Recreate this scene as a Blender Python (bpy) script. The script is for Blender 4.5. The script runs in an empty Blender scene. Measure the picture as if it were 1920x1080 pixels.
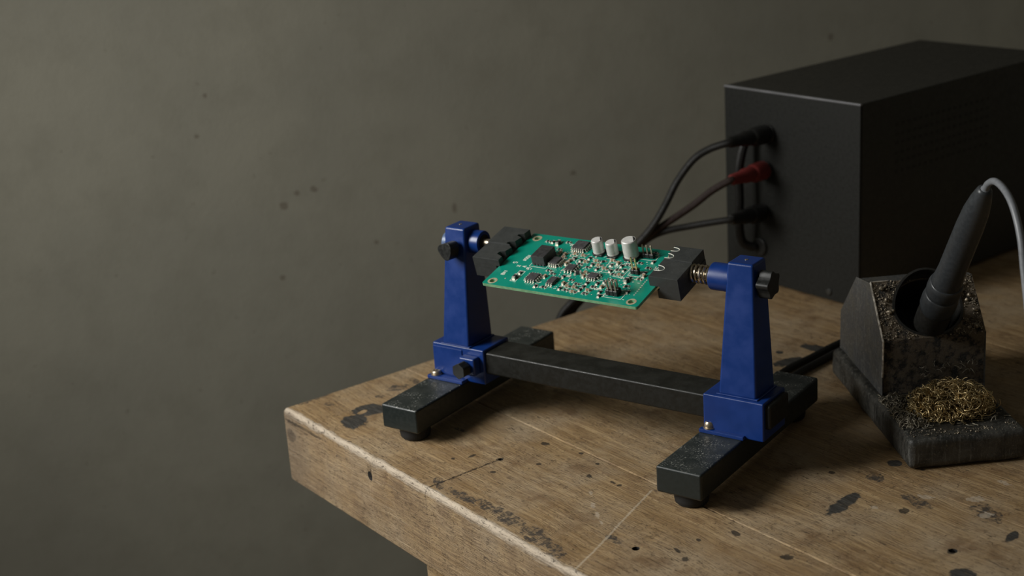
import bpy, bmesh, math, random
from math import sin, cos, pi, radians
from mathutils import Matrix, Vector, noise

S = 0.0013                      # one working unit is 1.3 mm; all lengths below are in units
sc = bpy.context.scene
COL = sc.collection
random.seed(7)

# ------------------------------------------------------------------ camera
cam_d = bpy.data.cameras.new('camera')
cam = bpy.data.objects.new('camera', cam_d); COL.objects.link(cam)
cr, cu, cf = Vector((.6068, .7921, -.0656)), Vector((-.2125, .2413, .9469)), Vector((-.7659, .5606, -.3148))
cl = Vector((582.474, -285.946, 264.027)) * S
cam.matrix_world = Matrix(((cr.x, cu.x, -cf.x, cl.x), (cr.y, cu.y, -cf.y, cl.y), (cr.z, cu.z, -cf.z, cl.z), (0, 0, 0, 1)))
cam_d.sensor_width = 36; cam_d.lens = 50.774
cam_d.clip_start = .05; cam_d.clip_end = 50
cam_d.dof.use_dof = True; cam_d.dof.focus_distance = 585 * S; cam_d.dof.aperture_fstop = 9
sc.camera = cam

# ------------------------------------------------------------------ light and exposure
sc.view_settings.view_transform = 'Standard'; sc.view_settings.look = 'None'
sc.view_settings.gamma = 1; sc.view_settings.use_curve_mapping = False
sc.view_settings.exposure = 0.0
w = bpy.data.worlds.new('room_air'); sc.world = w; w.use_nodes = True
w.node_tree.nodes['Background'].inputs[0].default_value = (1.0, .95, .80, 1)
w.node_tree.nodes['Background'].inputs[1].default_value = .060
def area(name, loc, target, size, power, col):
    l = bpy.data.lights.new(name, 'AREA'); l.shape = 'RECTANGLE'
    l.size, l.size_y = size[0] * S, size[1] * S
    l.energy = power; l.color = col; l.spread = radians(128)     # beam narrowed to dim the left and lower wall
    o = bpy.data.objects.new(name, l); COL.objects.link(o)
    o.location = Vector(loc) * S
    o.rotation_euler = (Vector(target) - Vector(loc)).to_track_quat('-Z', 'Y').to_euler()
    return o
area('window_light', (-90, -380, 330), (250, 115, 15), (230, 300), 3.55, (1.0, .99, .95))

# ------------------------------------------------------------------ helpers
def part(name, bm, mat, parent=None, mtx=None, angle=35, smooth=True):
    if mtx is not None: bmesh.ops.transform(bm, matrix=mtx, verts=bm.verts)
    bmesh.ops.recalc_face_normals(bm, faces=bm.faces)
    me = bpy.data.meshes.new(name)
    bm.to_mesh(me); bm.free()
    me.transform(Matrix.Scale(S, 4))
    if smooth:
        for p in me.polygons: p.use_smooth = True
        me.set_sharp_from_angle(angle=radians(angle))
    for m in (mat if isinstance(mat, (list, tuple)) else [mat]): me.materials.append(m)
    o = bpy.data.objects.new(name, me); COL.objects.link(o)
    if smooth:
        wn = o.modifiers.new('weighted_normals', 'WEIGHTED_NORMAL'); wn.keep_sharp = True; wn.weight = 80
    if parent: o.parent = parent
    return o
def thing(name, label, cat, loc=(0, 0, 0), rot=(0, 0, 0), group=None):
    o = bpy.data.objects.new(name, None); COL.objects.link(o)
    o.empty_display_size = .01
    o.location = Vector(loc) * S; o.rotation_euler = rot
    o['label'] = label; o['category'] = cat
    if group: o['group'] = group
    return o
def tag(o, label, cat, group=None, kind=None):
    o['label'] = label; o['category'] = cat
    if group: o['group'] = group
    if kind: o['kind'] = kind
    return o
def setmi(faces, mi):
    for f in faces: f.material_index = mi
def box(bm, x0, x1, y0, y1, z0, z1, bev=0., seg=2, mtx=None, mi=0, pick=None):
    r = bmesh.ops.create_cube(bm, size=1)
    vs = r['verts']
    for v in vs: v.co = Vector(((x0 + x1) / 2 + v.co.x * (x1 - x0), (y0 + y1) / 2 + v.co.y * (y1 - y0), (z0 + z1) / 2 + v.co.z * (z1 - z0)))
    return finish(bm, vs, bev, seg, mtx, mi, pick)
def finish(bm, vs, bev=0, seg=2, mtx=None, mi=0, pick=None):
    if pick: picked = [e for e in set(e for v in vs for e in v.link_edges) if pick(e)]
    fs = set(f for v in vs for f in v.link_faces)
    setmi(fs, mi)
    if mtx is not None: bmesh.ops.transform(bm, matrix=mtx, verts=list(vs))
    if bev > 0:
        es = picked if pick else list(set(e for v in vs for e in v.link_edges))
        bmesh.ops.bevel(bm, geom=es, offset=bev, segments=seg, affect='EDGES', profile=.5, clamp_overlap=True)
    return vs
def frustum(bm, b, t, z0, z1, bev=0, seg=2):          # b, t = (x0,x1,y0,y1)
    vs = [bm.verts.new((x, y, z)) for (q, z) in ((b, z0), (t, z1)) for x, y in ((q[0], q[2]), (q[1], q[2]), (q[1], q[3]), (q[0], q[3]))]
    for f in ((3, 2, 1, 0), (4, 5, 6, 7), (0, 1, 5, 4), (1, 2, 6, 5), (2, 3, 7, 6), (3, 0, 4, 7)): bm.faces.new([vs[i] for i in f])
    return finish(bm, vs, bev, seg)
def axis_mtx(p, d):
    d = Vector(d).normalized()
    return Matrix.Translation(Vector(p)) @ d.to_track_quat('Z', 'Y').to_matrix().to_4x4()
def lathe(bm, prof, n=24, mtx=None, mi=0, cap=True):  # prof = [(r, z)...] about +Z
    rings = []; new = []
    for r, z in prof:
        ring = [bm.verts.new((r * cos(2 * pi * k / n), r * sin(2 * pi * k / n), z)) for k in range(n)]
        rings.append(ring); new += ring
    for a, b in zip(rings, rings[1:]):
        for k in range(n): bm.faces.new((a[k], a[(k + 1) % n], b[(k + 1) % n], b[k])).material_index = mi
    if cap:
        bm.faces.new(rings[0][::-1]).material_index = mi; bm.faces.new(rings[-1]).material_index = mi
    if mtx is not None: bmesh.ops.transform(bm, matrix=mtx, verts=new)
    return new
def cyl(bm, p, d, r, l, n=24, mi=0, bev=.0):
    pr = [(r, 0), (r, l)] if not bev else [(r - bev, 0), (r - bev * .3, bev * .3), (r, bev), (r, l - bev), (r - bev * .3, l - bev * .3), (r - bev, l)]
    return lathe(bm, pr, n, axis_mtx(p, d), mi)
def prism(bm, pts, z0, z1, bev=0, seg=1, mtx=None, mi=0, pick=None):
    a = [bm.verts.new((x, y, z0)) for x, y in pts]; b = [bm.verts.new((x, y, z1)) for x, y in pts]
    n = len(pts)
    bm.faces.new(a[::-1]); bm.faces.new(b)
    for k in range(n): bm.faces.new((a[k], a[(k + 1) % n], b[(k + 1) % n], b[k]))
    return finish(bm, a + b, bev, seg, mtx, mi, pick)
def smooth_path(pts, sub=8):
    P = [Vector(p) for p in pts]; out = []
    for i in range(len(P) - 1):
        p0, p1, p2, p3 = P[max(i - 1, 0)], P[i], P[i + 1], P[min(i + 2, len(P) - 1)]
        for k in range(sub):
            t = k / sub
            out.append(.5 * ((2 * p1) + (p2 - p0) * t + (2 * p0 - 5 * p1 + 4 * p2 - p3) * t * t + (3 * p1 - p0 - 3 * p2 + p3) * t ** 3))
    out.append(P[-1]); return out
def tube(bm, pts, r, n=10, mi=0, cap=True):           # r: number or function of 0..1
    rings = []; up = None; N = len(pts)
    for i, p in enumerate(pts):
        d = (pts[min(i + 1, N - 1)] - pts[max(i - 1, 0)]).normalized()
        if up is None: up = d.orthogonal().normalized()
        up = (up - d * up.dot(d)); up = up.normalized() if up.length > 1e-6 else d.orthogonal().normalized()
        s = d.cross(up); rr = r(i / (N - 1)) if callable(r) else r
        rings.append([bm.verts.new(p + (up * cos(2 * pi * k / n) + s * sin(2 * pi * k / n)) * rr) for k in range(n)])
    for a, b in zip(rings, rings[1:]):
        for k in range(n): bm.faces.new((a[k], a[(k + 1) % n], b[(k + 1) % n], b[k])).material_index = mi
    if cap: bm.faces.new(rings[0][::-1]).material_index = mi; bm.faces.new(rings[-1]).material_index = mi
def new(): return bmesh.new()

# ------------------------------------------------------------------ materials
class NT:
    def __init__(s, name):
        s.m = bpy.data.materials.new(name); s.m.use_nodes = True
        s.t = s.m.node_tree; s.b = s.t.nodes['Principled BSDF']
    def n(s, typ, **kw):
        nd = s.t.nodes.new(typ)
        for k, v in kw.items(): setattr(nd, k, v)
        return nd
    def put(s, sock, v):
        if v is None: return
        if isinstance(v, bpy.types.NodeSocket): s.t.links.new(v, sock)
        else: sock.default_value = v
    def math(s, op, a, b=None, c=None, clamp=False):
        nd = s.n('ShaderNodeMath', operation=op, use_clamp=clamp)
        for i, v in enumerate((a, b, c)): s.put(nd.inputs[i], v)
        return nd.outputs[0]
    def vmath(s, op, a, b=None, scale=None):
        nd = s.n('ShaderNodeVectorMath', operation=op)
        s.put(nd.inputs[0], a); s.put(nd.inputs[1], b)
        if scale is not None: s.put(nd.inputs['Scale'], scale)
        return nd.outputs['Value'] if op in ('LENGTH', 'DOT_PRODUCT', 'DISTANCE') else nd.outputs[0]
    def coords(s, k=1. / S):                              # object coordinates in working units
        if not hasattr(s, '_c'): s._c = s.n('ShaderNodeTexCoord').outputs['Object']
        return s.vmath('SCALE', s._c, scale=k)
    def noise(s, vec, scale=1., detail=4., rough=.55, dist=0., out='Fac'):
        nd = s.n('ShaderNodeTexNoise'); s.put(nd.inputs['Vector'], vec)
        nd.inputs['Scale'].default_value = scale; nd.inputs['Detail'].default_value = detail
        nd.inputs['Roughness'].default_value = rough; nd.inputs['Distortion'].default_value = dist
        return nd.outputs[out]
    def ramp(s, fac, lo, hi, a=0., b=1.):
        nd = s.n('ShaderNodeMapRange', clamp=True); s.put(nd.inputs[0], fac)
        nd.interpolation_type = 'SMOOTHSTEP'
        for i, v in zip((1, 2, 3, 4), (lo, hi, a, b)): nd.inputs[i].default_value = v
        return nd.outputs[0]
    def mix(s, fac, a, b, mode='MIX'):
        nd = s.n('ShaderNodeMix', data_type='RGBA', blend_type=mode)
        s.put(nd.inputs[0], fac)
        for i, v in ((6, a), (7, b)): s.put(nd.inputs[i], (*v, 1) if isinstance(v, tuple) and len(v) == 3 else v)
        return nd.outputs[2]
    def bump(s, h, strength=.3, dist=.001):
        nd = s.n('ShaderNodeBump'); nd.inputs['Strength'].default_value = strength
        nd.inputs['Distance'].default_value = dist; s.put(nd.inputs['Height'], h)
        s.t.links.new(nd.outputs[0], s.b.inputs['Normal'])
    def set(s, base=None, rough=None, metal=None, spec=None, **kw):
        if base is not None: s.put(s.b.inputs['Base Color'], (*base, 1) if isinstance(base, tuple) and len(base) == 3 else base)
        s.put(s.b.inputs['Roughness'], rough); s.put(s.b.inputs['Metallic'], metal); s.put(s.b.inputs['Specular IOR Level'], spec)
        return s.m
    def ellipse(s, P, c, r, rot=0., wob=None, amt=.5):    # 1 inside a wobbly ellipse in x,y, else 0
        nd = s.n('ShaderNodeMapping', vector_type='TEXTURE'); s.put(nd.inputs[0], P)
        nd.inputs[1].default_value = (c[0], c[1], c[2] if len(c) > 2 else 0)
        nd.inputs[2].default_value = (0, 0, rot); nd.inputs[3].default_value = (r[0], r[1], r[2] if len(r) > 2 else 1e4)
        l = s.vmath('LENGTH', nd.outputs[0])
        if wob is not None: l = s.math('MULTIPLY_ADD', wob, amt, l)
        return s.ramp(l, 1.12, .88)
    def line(s, P, a, b, wdt, wob=None, amt=1.):
        ax, ay, bx, by = *a, *b
        L = math.hypot(bx - ax, by - ay)
        nd = s.n('ShaderNodeMapping', vector_type='TEXTURE'); s.put(nd.inputs[0], P)
        nd.inputs[1].default_value = ((ax + bx) / 2, (ay + by) / 2, 0); nd.inputs[2].default_value = (0, 0, math.atan2(by - ay, bx - ax))
        sx = s.n('ShaderNodeSeparateXYZ'); s.put(sx.inputs[0], nd.outputs[0])
        y = sx.outputs[1]
        if wob is not None: y = s.math('MULTIPLY_ADD', wob, amt, y)
        m1 = s.ramp(s.math('ABSOLUTE', y), wdt, wdt * .4)
        m2 = s.ramp(s.math('ABSOLUTE', sx.outputs[0]), L / 2 + .5, L / 2 - 2)
        return s.math('MULTIPLY', m1, m2)

def plain(name, col, rough=.5, metal=0., spec=.5, var=.12, bump=0., sc_=.6):
    m = NT(name); P = m.coords(); nz = m.noise(P, sc_, 5)
    c = m.mix(m.ramp(nz, .35, .65), tuple(x * (1 - var) for x in col), tuple(min(1, x * (1 + var)) for x in col))
    m.set(c, m.ramp(nz, .3, .7, max(0, rough - .08), min(1, rough + .08)), metal, spec)
    if bump: m.bump(m.noise(P, 5., 3), bump, .0003)
    return m.m

def make_plaster():
    m = NT('plaster_paint'); P = m.coords()
    big = m.noise(P, .006, 5, .6); mid = m.noise(P, .03, 6, .62); fine = m.noise(P, .5, 4)
    c = m.mix(m.ramp(big, .32, .68), (.300, .288, .236), (.346, .330, .266))
    c = m.mix(m.ramp(mid, .40, .75, 0, .55), c, (.27, .256, .204))
    wob = m.math('SUBTRACT', m.noise(P, .35, 3), .5)
    sp = None
    for (y, z, ry, rz) in ((-386, 39, 2.7, 2.7), (-366, 47, 2.0, 2.0), (-377, 46, 1.7, 1.7), (-6, 103, 2.0, 2.5), (-433, 89, 1.3, 1.3), (-425, 113, 1.3, 1.3), (-392, -7, 1.7, 1.8), (-277, 22, 1.4, 3.2), (-330, 7, 1.4, 1.4), (-195, 34, 1.9, 1.8)):
        e = m.ellipse(P, (0, y, z), (1e4, ry, rz), 0, wob, 1.5)
        sp = e if sp is None else m.math('MAXIMUM', sp, e)
    c = m.mix(m.math('MULTIPLY', sp, .45), c, (.105, .072, .046))
    fl = m.ramp(m.noise(P, .16, 2, .5), .70, .76)
    c = m.mix(m.math('MULTIPLY', fl, .3), c, (.15, .13, .095))
    m.set(c, .85, 0, .25)
    h = m.math('ADD', m.math('MULTIPLY', mid, .7), m.math('MULTIPLY', fine, .16))
    h = m.math('SUBTRACT', h, m.math('MULTIPLY', fl, .06))
    m.bump(h, .22, .003)
    return m.m

def make_wood():
    m = NT('worn_beech'); P = m.coords()
    rnd = m.n('ShaderNodeObjectInfo').outputs['Random']
    off = m.n('ShaderNodeCombineXYZ'); m.put(off.inputs[0], m.math('MULTIPLY', rnd, 300.))
    PP = m.vmath('ADD', P, off.outputs[0])
    sx = m.n('ShaderNodeSeparateXYZ'); m.put(sx.inputs[0], P)
    X, Y, Z = sx.outputs
    wv = m.noise(PP, .02, 3)                                              # slow waviness of the grain
    Pw = m.vmath('ADD', PP, m.vmath('SCALE', m.noise(PP, .018, 2, out='Color'), scale=6.))
    g1 = m.noise(m.vmath('MULTIPLY', Pw, (.016, .32, .32)), 1., 6, .6)
    g2 = m.noise(m.vmath('MULTIPLY', Pw, (.06, 1.5, 1.5)), 1., 6, .65)
    g3 = m.noise(m.vmath('MULTIPLY', Pw, (.30, 2.6, 2.6)), 1., 3, .6)
    patch = m.noise(P, .022, 5, .6); patch2 = m.noise(P, .055, 5, .65)
    c = m.mix(m.ramp(g1, .30, .72), (.325, .210, .096), (.515, .362, .190))
    c = m.mix(m.ramp(g2, .38, .64, 0, .72), c, (.200, .122, .062))
    c = m.mix(m.ramp(patch, .40, .70, 0, .60), c, (.46, .370, .255))       # bleached, dry patches
    c = m.mix(m.ramp(patch2, .50, .72, 0, .66), c, (.165, .094, .044))    # oily patches
    c = m.mix(m.math('MULTIPLY', m.math('SUBTRACT', rnd, .5), .25), c, (.2, .11, .05))
    # short dark pores and splits along the grain
    po = m.ramp(g3, .60, .66); gate = m.ramp(m.noise(P, .045, 3), .36, .58)
    pores = m.math('MULTIPLY', po, gate)
    c = m.mix(m.math('MULTIPLY', pores, .85), c, (.060, .038, .022))
    cr2 = m.ramp(m.noise(m.vmath('MULTIPLY', Pw, (.11, .85, .85)), 1., 5, .65, 1.2), .645, .675)
    c = m.mix(m.math('MULTIPLY', cr2, .75), c, (.05, .034, .022))
    # cross scratches, curly figure
    cur = m.ramp(m.noise(m.vmath('MULTIPLY', Pw, (.42, .30, .3)), 1., 6, .7, 2.2), .60, .66)
    c = m.mix(m.math('MULTIPLY', cur, .48), c, (.085, .052, .030))
    pale = m.ramp(m.noise(m.vmath('MULTIPLY', PP, (.05, 1.1, 1.1)), 1., 3, .6, .8), .66, .74)
    c = m.mix(m.math('MULTIPLY', pale, .42), c, (.56, .44, .31))
    wob = m.math('SUBTRACT', m.noise(P, .22, 4, .6), .5)
    wob2 = m.math('SUBTRACT', m.noise(P, .6, 4, .6), .5)
    def acc(L, wobble, amt):
        s_ = None
        for q in L:
            e = m.ellipse(P, q[0], q[1], q[2] if len(q) > 2 else 0, wobble, amt)
            s_ = e if s_ is None else m.math('MAXIMUM', s_, e)
        return s_
    # grey ink and burn marks, each where the bench top carries it
    ink = acc([((39.5, 16.2), (7.6, 5.9), 2.58), ((32.7, 27.7), (8.1, 6.9), 1.63), ((38.0, 30.9), (2.5, 1.0), -2.88), ((248.9, 110.6), (12.0, 3.2), 1.75), ((133.3, 206.1), (8.0, 4.1), 1.48), ((131.4, 228.9), (9.0, 3.8), -3.06), ((121.5, 212.8), (2.2, 1.8), 2.31), ((240.2, 152.1), (3.2, 2.8), 1.60), ((312.5, 98.0), (4.5, 4.1), 0.81), ((308.3, 133.0), (4.5, 1.9), 1.82)], wob, 1.3)
    hole = m.ellipse(P, (32.9, 24.6), (3.0, 1.6), 1.82, wob, 1.)
    ink = m.math('MULTIPLY', ink, m.math('SUBTRACT', 1., hole))
    inkc = m.mix(m.ramp(g2, .40, .66), (.022, .024, .025), (.080, .080, .074))
    c = m.mix(m.math('MULTIPLY', ink, m.ramp(m.noise(m.vmath('MULTIPLY', PP, (.2, 1.3, 1.3)), 1., 4, .7), .28, .42, .55, .95)), c, inkc)
    st = acc([((121.1, 7.2), (5.3, 2.0), 2.77), ((137.8, 7.5), (8.9, 2.6), 3.14), ((152.7, 9.2), (7.3, 2.4), 3.02), ((165.3, 9.0), (10.1, 3.6), 3.03), ((184.8, 8.4), (10.4, 3.7), 3.00), ((200.3, 6.3), (6.1, 2.7), 2.92), ((-0.8, 20.6), (5.2, 4.1), 1.41), ((13.4, 18.8), (2.9, 2.1), 3.06), ((23.0, 40.5), (2.5, 1.9), -2.76), ((19.5, 52.8), (5.8, 3.4), 1.31), ((-4.4, 70.7), (6.2, 3.0), 1.85), ((-17.7, 43.4), (4.2, 2.7), 1.73), ((-7.9, 80.5), (6.6, 3.2), 1.75), ((0.3, 11.6), (4.1, 3.0), 1.93), ((19.4, 63.9), (5.0, 1.8), 3.09), ((82.1, 45.1), (4.8, 1.3), -3.07), ((185.0, 4.3), (2.8, 1.5), 3.01), ((242.9, 136.1), (4.1, 3.2), 2.62), ((207.8, 27.5), (4.6, 2.0), -3.11), ((187.3, 98.5), (9.3, 5.1), 2.86), ((267.5, 131.1), (7.0, 3.1), 3.07), ((290.9, 142.2), (7.1, 4.3), 2.83)], wob, 2.4)
    c = m.mix(m.math('MULTIPLY', st, m.ramp(m.noise(P, .35, 5, .75), .42, .56, .18, .92)), c, (.058, .050, .044))
    dots = acc([((122.4, 62.9), (2.1, 1.6), -2.55), ((121.1, 39.0), (2.1, 1.5), 1.40), ((268.7, 121.6), (2.3, 1.9), 1.87), ((300.1, 108.7), (2.2, 1.8), 1.40), ((160.6, 55.7), (1.5, 1.1), 2.53), ((175.8, 59.0), (1.1, 1.0), -2.58), ((231.1, 38.5), (2.0, 0.8), 2.90), ((237.7, 36.2), (1.6, 1.4), 2.39), ((230.8, 49.8), (1.2, 1.0), 2.36), ((262.4, 63.2), (2.3, 1.9), 0.95), ((237.0, 63.2), (2.5, 1.3), 3.03), ((251.7, 155.1), (1.1, 0.9), 1.30), ((154.1, 65.7), (1.0, 0.9), 2.66), ((172.1, 58.8), (1.7, 0.7), 3.11), ((227.8, 128.0), (1.5, 1.3), 2.10), ((105.8, 25.4), (1.1, 0.9), 2.89), ((109.5, 32.7), (2.2, 0.9), 1.66), ((128.8, 29.8), (1.4, 1.0), -2.54), ((141.2, 67.7), (1.2, 1.0), -2.79), ((136.4, 48.1), (1.2, 1.0), -2.78)], wob2, 1.4)
    c = m.mix(m.math('MULTIPLY', dots, .82), c, (.022, .020, .018))
    # split from the front edge inwards, pale knife line across the front plank, pale scuffs
    crk = m.math('MULTIPLY', m.line(P, (121.5, -2), (121., 38), .55, wob2, 3.2), m.ramp(Z, -3., -1.))
    c = m.mix(m.math('MULTIPLY', crk, .85), c, (.03, .02, .014))
    sc1 = m.line(P, (217.5, -2), (188., 66), .65, wob2, 1.2)
    c = m.mix(m.math('MULTIPLY', sc1, .60), c, (.60, .50, .37))
    wh = acc([((173.0, 46.1), (2.2, 0.7), 2.61), ((181.8, 39.7), (2.3, 0.9), 2.51), ((188.8, 35.9), (2.4, 0.9), 2.63), ((195.0, 32.7), (1.9, 0.5), 2.74), ((266.9, 136.9), (2.9, 1.8), -2.87), ((281.7, 148.5), (3.2, 2.2), 0.94), ((281.4, 167.7), (3.2, 1.2), 3.06), ((259.1, 116.3), (1.6, 1.3), 1.00), ((292.2, 140.4), (2.5, 2.0), 1.31)], wob2, 3.)
    c = m.mix(m.math('MULTIPLY', wh, .45), c, (.62, .53, .42))
    # worn pale arris along the front edge
    ed = m.math('MAXIMUM', m.math('ABSOLUTE', m.math('SUBTRACT', Y, .6)), m.math('ABSOLUTE', m.math('ADD', Z, .9)))
    ed = m.math('MULTIPLY_ADD', m.math('SUBTRACT', m.noise(m.vmath('MULTIPLY', P, (.09, .5, .5)), 1., 5, .7), .5), 5.5, ed)
    c = m.mix(m.ramp(ed, 2.7, .9, 0, .80), c, (.62, .53, .42))
    chip = m.math('MULTIPLY', m.ramp(ed, 3.6, 2.4), m.ramp(m.noise(m.vmath('MULTIPLY', P, (.22, .6, .6)), 1., 5, .7, .8), .58, .64))
    c = m.mix(m.math('MULTIPLY', chip, .8), c, (.035, .025, .018))
    # dirty end block at the left corner of the front face
    face = m.ramp(Y, 1.0, -.3)
    dr = m.math('MULTIPLY', face, m.ramp(m.math('MULTIPLY_ADD', wob, 30., X), 36., 5.))
    c = m.mix(m.math('MULTIPLY', dr, .55), c, (.15, .125, .10))
    fd = m.math('MULTIPLY', face, m.ellipse(P, (6.1, 0, -12.6), (4.0, 1e3, 3.2), 0, wob, 2.))
    c = m.mix(m.math('MULTIPLY', fd, .8), c, (.03, .028, .026))
    # face is greyer and rougher sawn
    c = m.mix(m.math('MULTIPLY', face, .35), c, (.29, .215, .145))
    saw = m.ramp(m.noise(m.vmath('MULTIPLY', PP, (.035, 1., 2.2)), 1., 6, .7), .50, .57)
    c = m.mix(m.math('MULTIPLY', m.math('MULTIPLY', face, saw), .58), c, (.115, .078, .048))
    saw2 = m.ramp(m.noise(m.vmath('MULTIPLY', PP, (.02, 1., 1.3)), 1., 5, .7), .60, .66)
    c = m.mix(m.math('MULTIPLY', m.math('MULTIPLY', face, saw2), .45), c, (.62, .52, .40))
    spl = m.math('MULTIPLY', face, m.ellipse(P, (20, 0, -5.2), (19, 1e3, .8), 0, wob, 2.2))
    c = m.mix(m.math('MULTIPLY', spl, .8), c, (.03, .024, .02))
    jn = m.math('MULTIPLY', face, m.ramp(m.math('ABSOLUTE', m.math('MULTIPLY_ADD', wob2, 1.2, m.math('SUBTRACT', X, 121.))), .5, .2))
    c = m.mix(m.math('MULTIPLY', jn, .28), c, (.06, .04, .03))
    m.set(c, m.ramp(g1, .3, .7, .50, .68), 0, .32)
    h = m.math('SUBTRACT', m.math('MULTIPLY', g2, .55), m.math('MULTIPLY', pores, .5))
    h = m.math('SUBTRACT', h, m.math('MULTIPLY', cr2, .45))
    h = m.math('SUBTRACT', h, m.math('MULTIPLY', cur, .3))
    h = m.math('SUBTRACT', h, crk)
    h = m.math('ADD', h, m.math('MULTIPLY', patch2, .8))
    m.bump(h, .75, .0012)
    return m.m

def make_black(name, base=(.014, .019, .018), rough=.38, dust=.5, spec=.5, dscale=1.1, dlo=.53, dcol=(.30, .30, .27), patchy=True):
    m = NT(name); P = m.coords()
    nz = m.n('ShaderNodeSeparateXYZ'); m.put(nz.inputs[0], m.n('ShaderNodeNewGeometry').outputs['Normal'])
    up = m.ramp(nz.outputs[2], .55, .95)
    d1 = m.ramp(m.noise(P, dscale, 5, .75), dlo, dlo + .10)
    d2 = m.ramp(m.noise(P, .16, 3), .42, .62) if patchy else 1.
    f = m.math('MULTIPLY', m.math('MULTIPLY', up, dust), m.math('MULTIPLY', d1, d2))
    grime = m.ramp(m.noise(P, .12, 4), .3, .7, .0, .05)
    c = m.mix(m.math('ADD', f, m.math('MULTIPLY', up, grime)), base, dcol)
    m.set(c, m.ramp(m.noise(P, .5, 4), .3, .7, rough - .07, rough + .10), 0, spec)
    m.bump(m.noise(P, 4.2, 3), .10, .0003)
    return m.m

def make_blue():
    m = NT('blue_plastic'); P = m.coords()
    n1 = m.noise(P, .12, 4); n2 = m.noise(P, 1.6, 5, .7)
    c = m.mix(m.ramp(n1, .3, .7), (.004, .029, .160), (.005, .034, .190))
    c = m.mix(m.ramp(n2, .70, .78, 0, .25), c, (.10, .10, .17))
    m.set(c, m.ramp(n1, .3, .7, .30, .42), 0, .5)
    m.bump(m.noise(P, 3.5, 3), .06, .0003)
    return m.m

def make_old_black(name, base=(.014, .014, .013), scuff=.5):   # grubby paint of the iron stand
    m = NT(name); P = m.coords()
    a = m.noise(P, .10, 5, .65); b = m.noise(P, .55, 6, .7); s2 = m.noise(m.vmath('MULTIPLY', P, (.9, .9, .10)), 1., 5, .7)
    sp = m.ramp(m.noise(P, 1.2, 4, .75), .59, .68)
    c = m.mix(m.ramp(a, .38, .66, 0, scuff), base, (.070, .068, .060))
    c = m.mix(m.ramp(s2, .52, .70, 0, scuff), c, (.125, .125, .115))
    c = m.mix(m.ramp(b, .55, .72, 0, scuff * 1.1), c, (.15, .125, .092))
    c = m.mix(m.math('MULTIPLY', sp, .55), c, (.26, .245, .21))
    m.set(c, m.ramp(b, .3, .7, .34, .66), 0, .5)
    h = m.math('ADD', m.math('MULTIPLY', b, .8), m.math('MULTIPLY', a, .7))
    m.bump(h, .5, .0011)
    return m.m

def make_crust():
    m = NT('flux_crust'); P = m.coords()
    a = m.noise(P, .25, 6, .7); b = m.noise(P, 1.1, 6, .75)
    c = m.mix(m.ramp(a, .40, .56), (.013, .012, .010), (.190, .148, .100))
    c = m.mix(m.ramp(b, .53, .66, 0, .8), c, (.33, .27, .195))
    sp = m.ramp(m.noise(P, 2.0, 3, .7), .64, .72)
    c = m.mix(m.math('MULTIPLY', sp, .5), c, (.30, .27, .22))
    m.set(c, m.ramp(b, .3, .7, .38, .8), 0, .4)
    m.bump(m.math('ADD', a, m.math('MULTIPLY', b, 1.1)), .85, .0024)
    return m.m

def make_board():
    m = NT('green_solder_mask'); P = m.coords()
    sx = m.n('ShaderNodeSeparateXYZ'); m.put(sx.inputs[0], P)
    n1 = m.noise(P, .10, 3)
    c = m.mix(m.ramp(n1, .3, .7), (.0, .245, .168), (.003, .280, .195))
    v = m.n('ShaderNodeTexVoronoi', distance='MANHATTAN', feature='F1'); m.put(v.inputs['Vector'], P); v.inputs['Scale'].default_value = .22
    q = m.math('FRACT', m.math('MULTIPLY', v.outputs['Distance'], 4.5))
    tr = m.ramp(m.math('ABSOLUTE', m.math('SUBTRACT', q, .5)), .14, .06)
    mid = m.math('MULTIPLY', m.ramp(sx.outputs[0], 50., 56.), m.ramp(sx.outputs[0], 114., 108.))
    mid = m.math('MULTIPLY', mid, m.ramp(sx.outputs[1], -25., -21.))
    c = m.mix(m.math('MULTIPLY', m.math('MULTIPLY', tr, mid), .45), c, (.008, .36, .27))
    m.set(c, .34, 0, .5)
    m.bump(m.math('MULTIPLY', tr, mid), .2, .0002)
    return m.m

HOLE = plain('dark_hole', (.012, .010, .008), .9)  # near-black lining for the bored holes
WALL = make_plaster(); WOOD = make_wood()
BLACK = make_black('black_powder_coat', dust=1.0, dscale=1.15, dlo=.552, dcol=(.42, .42, .38))
CROSS = make_black('black_crossbar_shaded', (.0075, .0078, .0062), .44, .40, .4, 1.7, .60, (.26, .26, .23))  # darker copy of the bar coat, window light falloff put into the colour
JAWM = make_black('black_jaw_plastic', (.034, .037, .036), .50, .20, .5, 2.6, .56)
KNOB = plain('black_knob_plastic', (.012, .013, .012), .42)
RUBBER = plain('black_rubber', (.010, .010, .010), .75)
BLUE = make_blue()
STEEL = plain('plated_steel', (.50, .43, .33), .36, .9)
SPRING = plain('spring_steel', (.75, .66, .52), .22, 1.)
CASE = make_black('dark_enamel', (.0235, .0230, .0195), .46, .10, .45, .8, .58, (.1, .1, .09))
PANEL = plain('grey_front_panel', (.0075, .0078, .0062), .55, 0, .33, .08, .05)
TRIM = plain('panel_edge_pale', (.22, .22, .23), .40, .5, var=.03, sc_=.04)  # paler than the panel, along its top edge
VENT = plain('painted_bore_shade', (.006, .006, .005), .8)  # near-black colour puts shade into bores and screw sockets
SLOT = plain('painted_slot_shade', (.013, .0128, .011), .6)  # shade inside the vent slots, put into a flat colour
PLUGB = plain('black_plug_plastic', (.013, .013, .012), .42, 0, .4)
PLUGR = plain('red_plug_plastic', (.20, .030, .027), .5, 0, .35)
CABLE = plain('black_cable_sheath', (.011, .0105, .0095), .55, 0, .3)
CABLER = plain('maroon_cable_sheath', (.020, .0105, .0085), .5, 0, .3)
STAND = make_old_black('scuffed_black_paint', (.020, .020, .018), .9)
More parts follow.
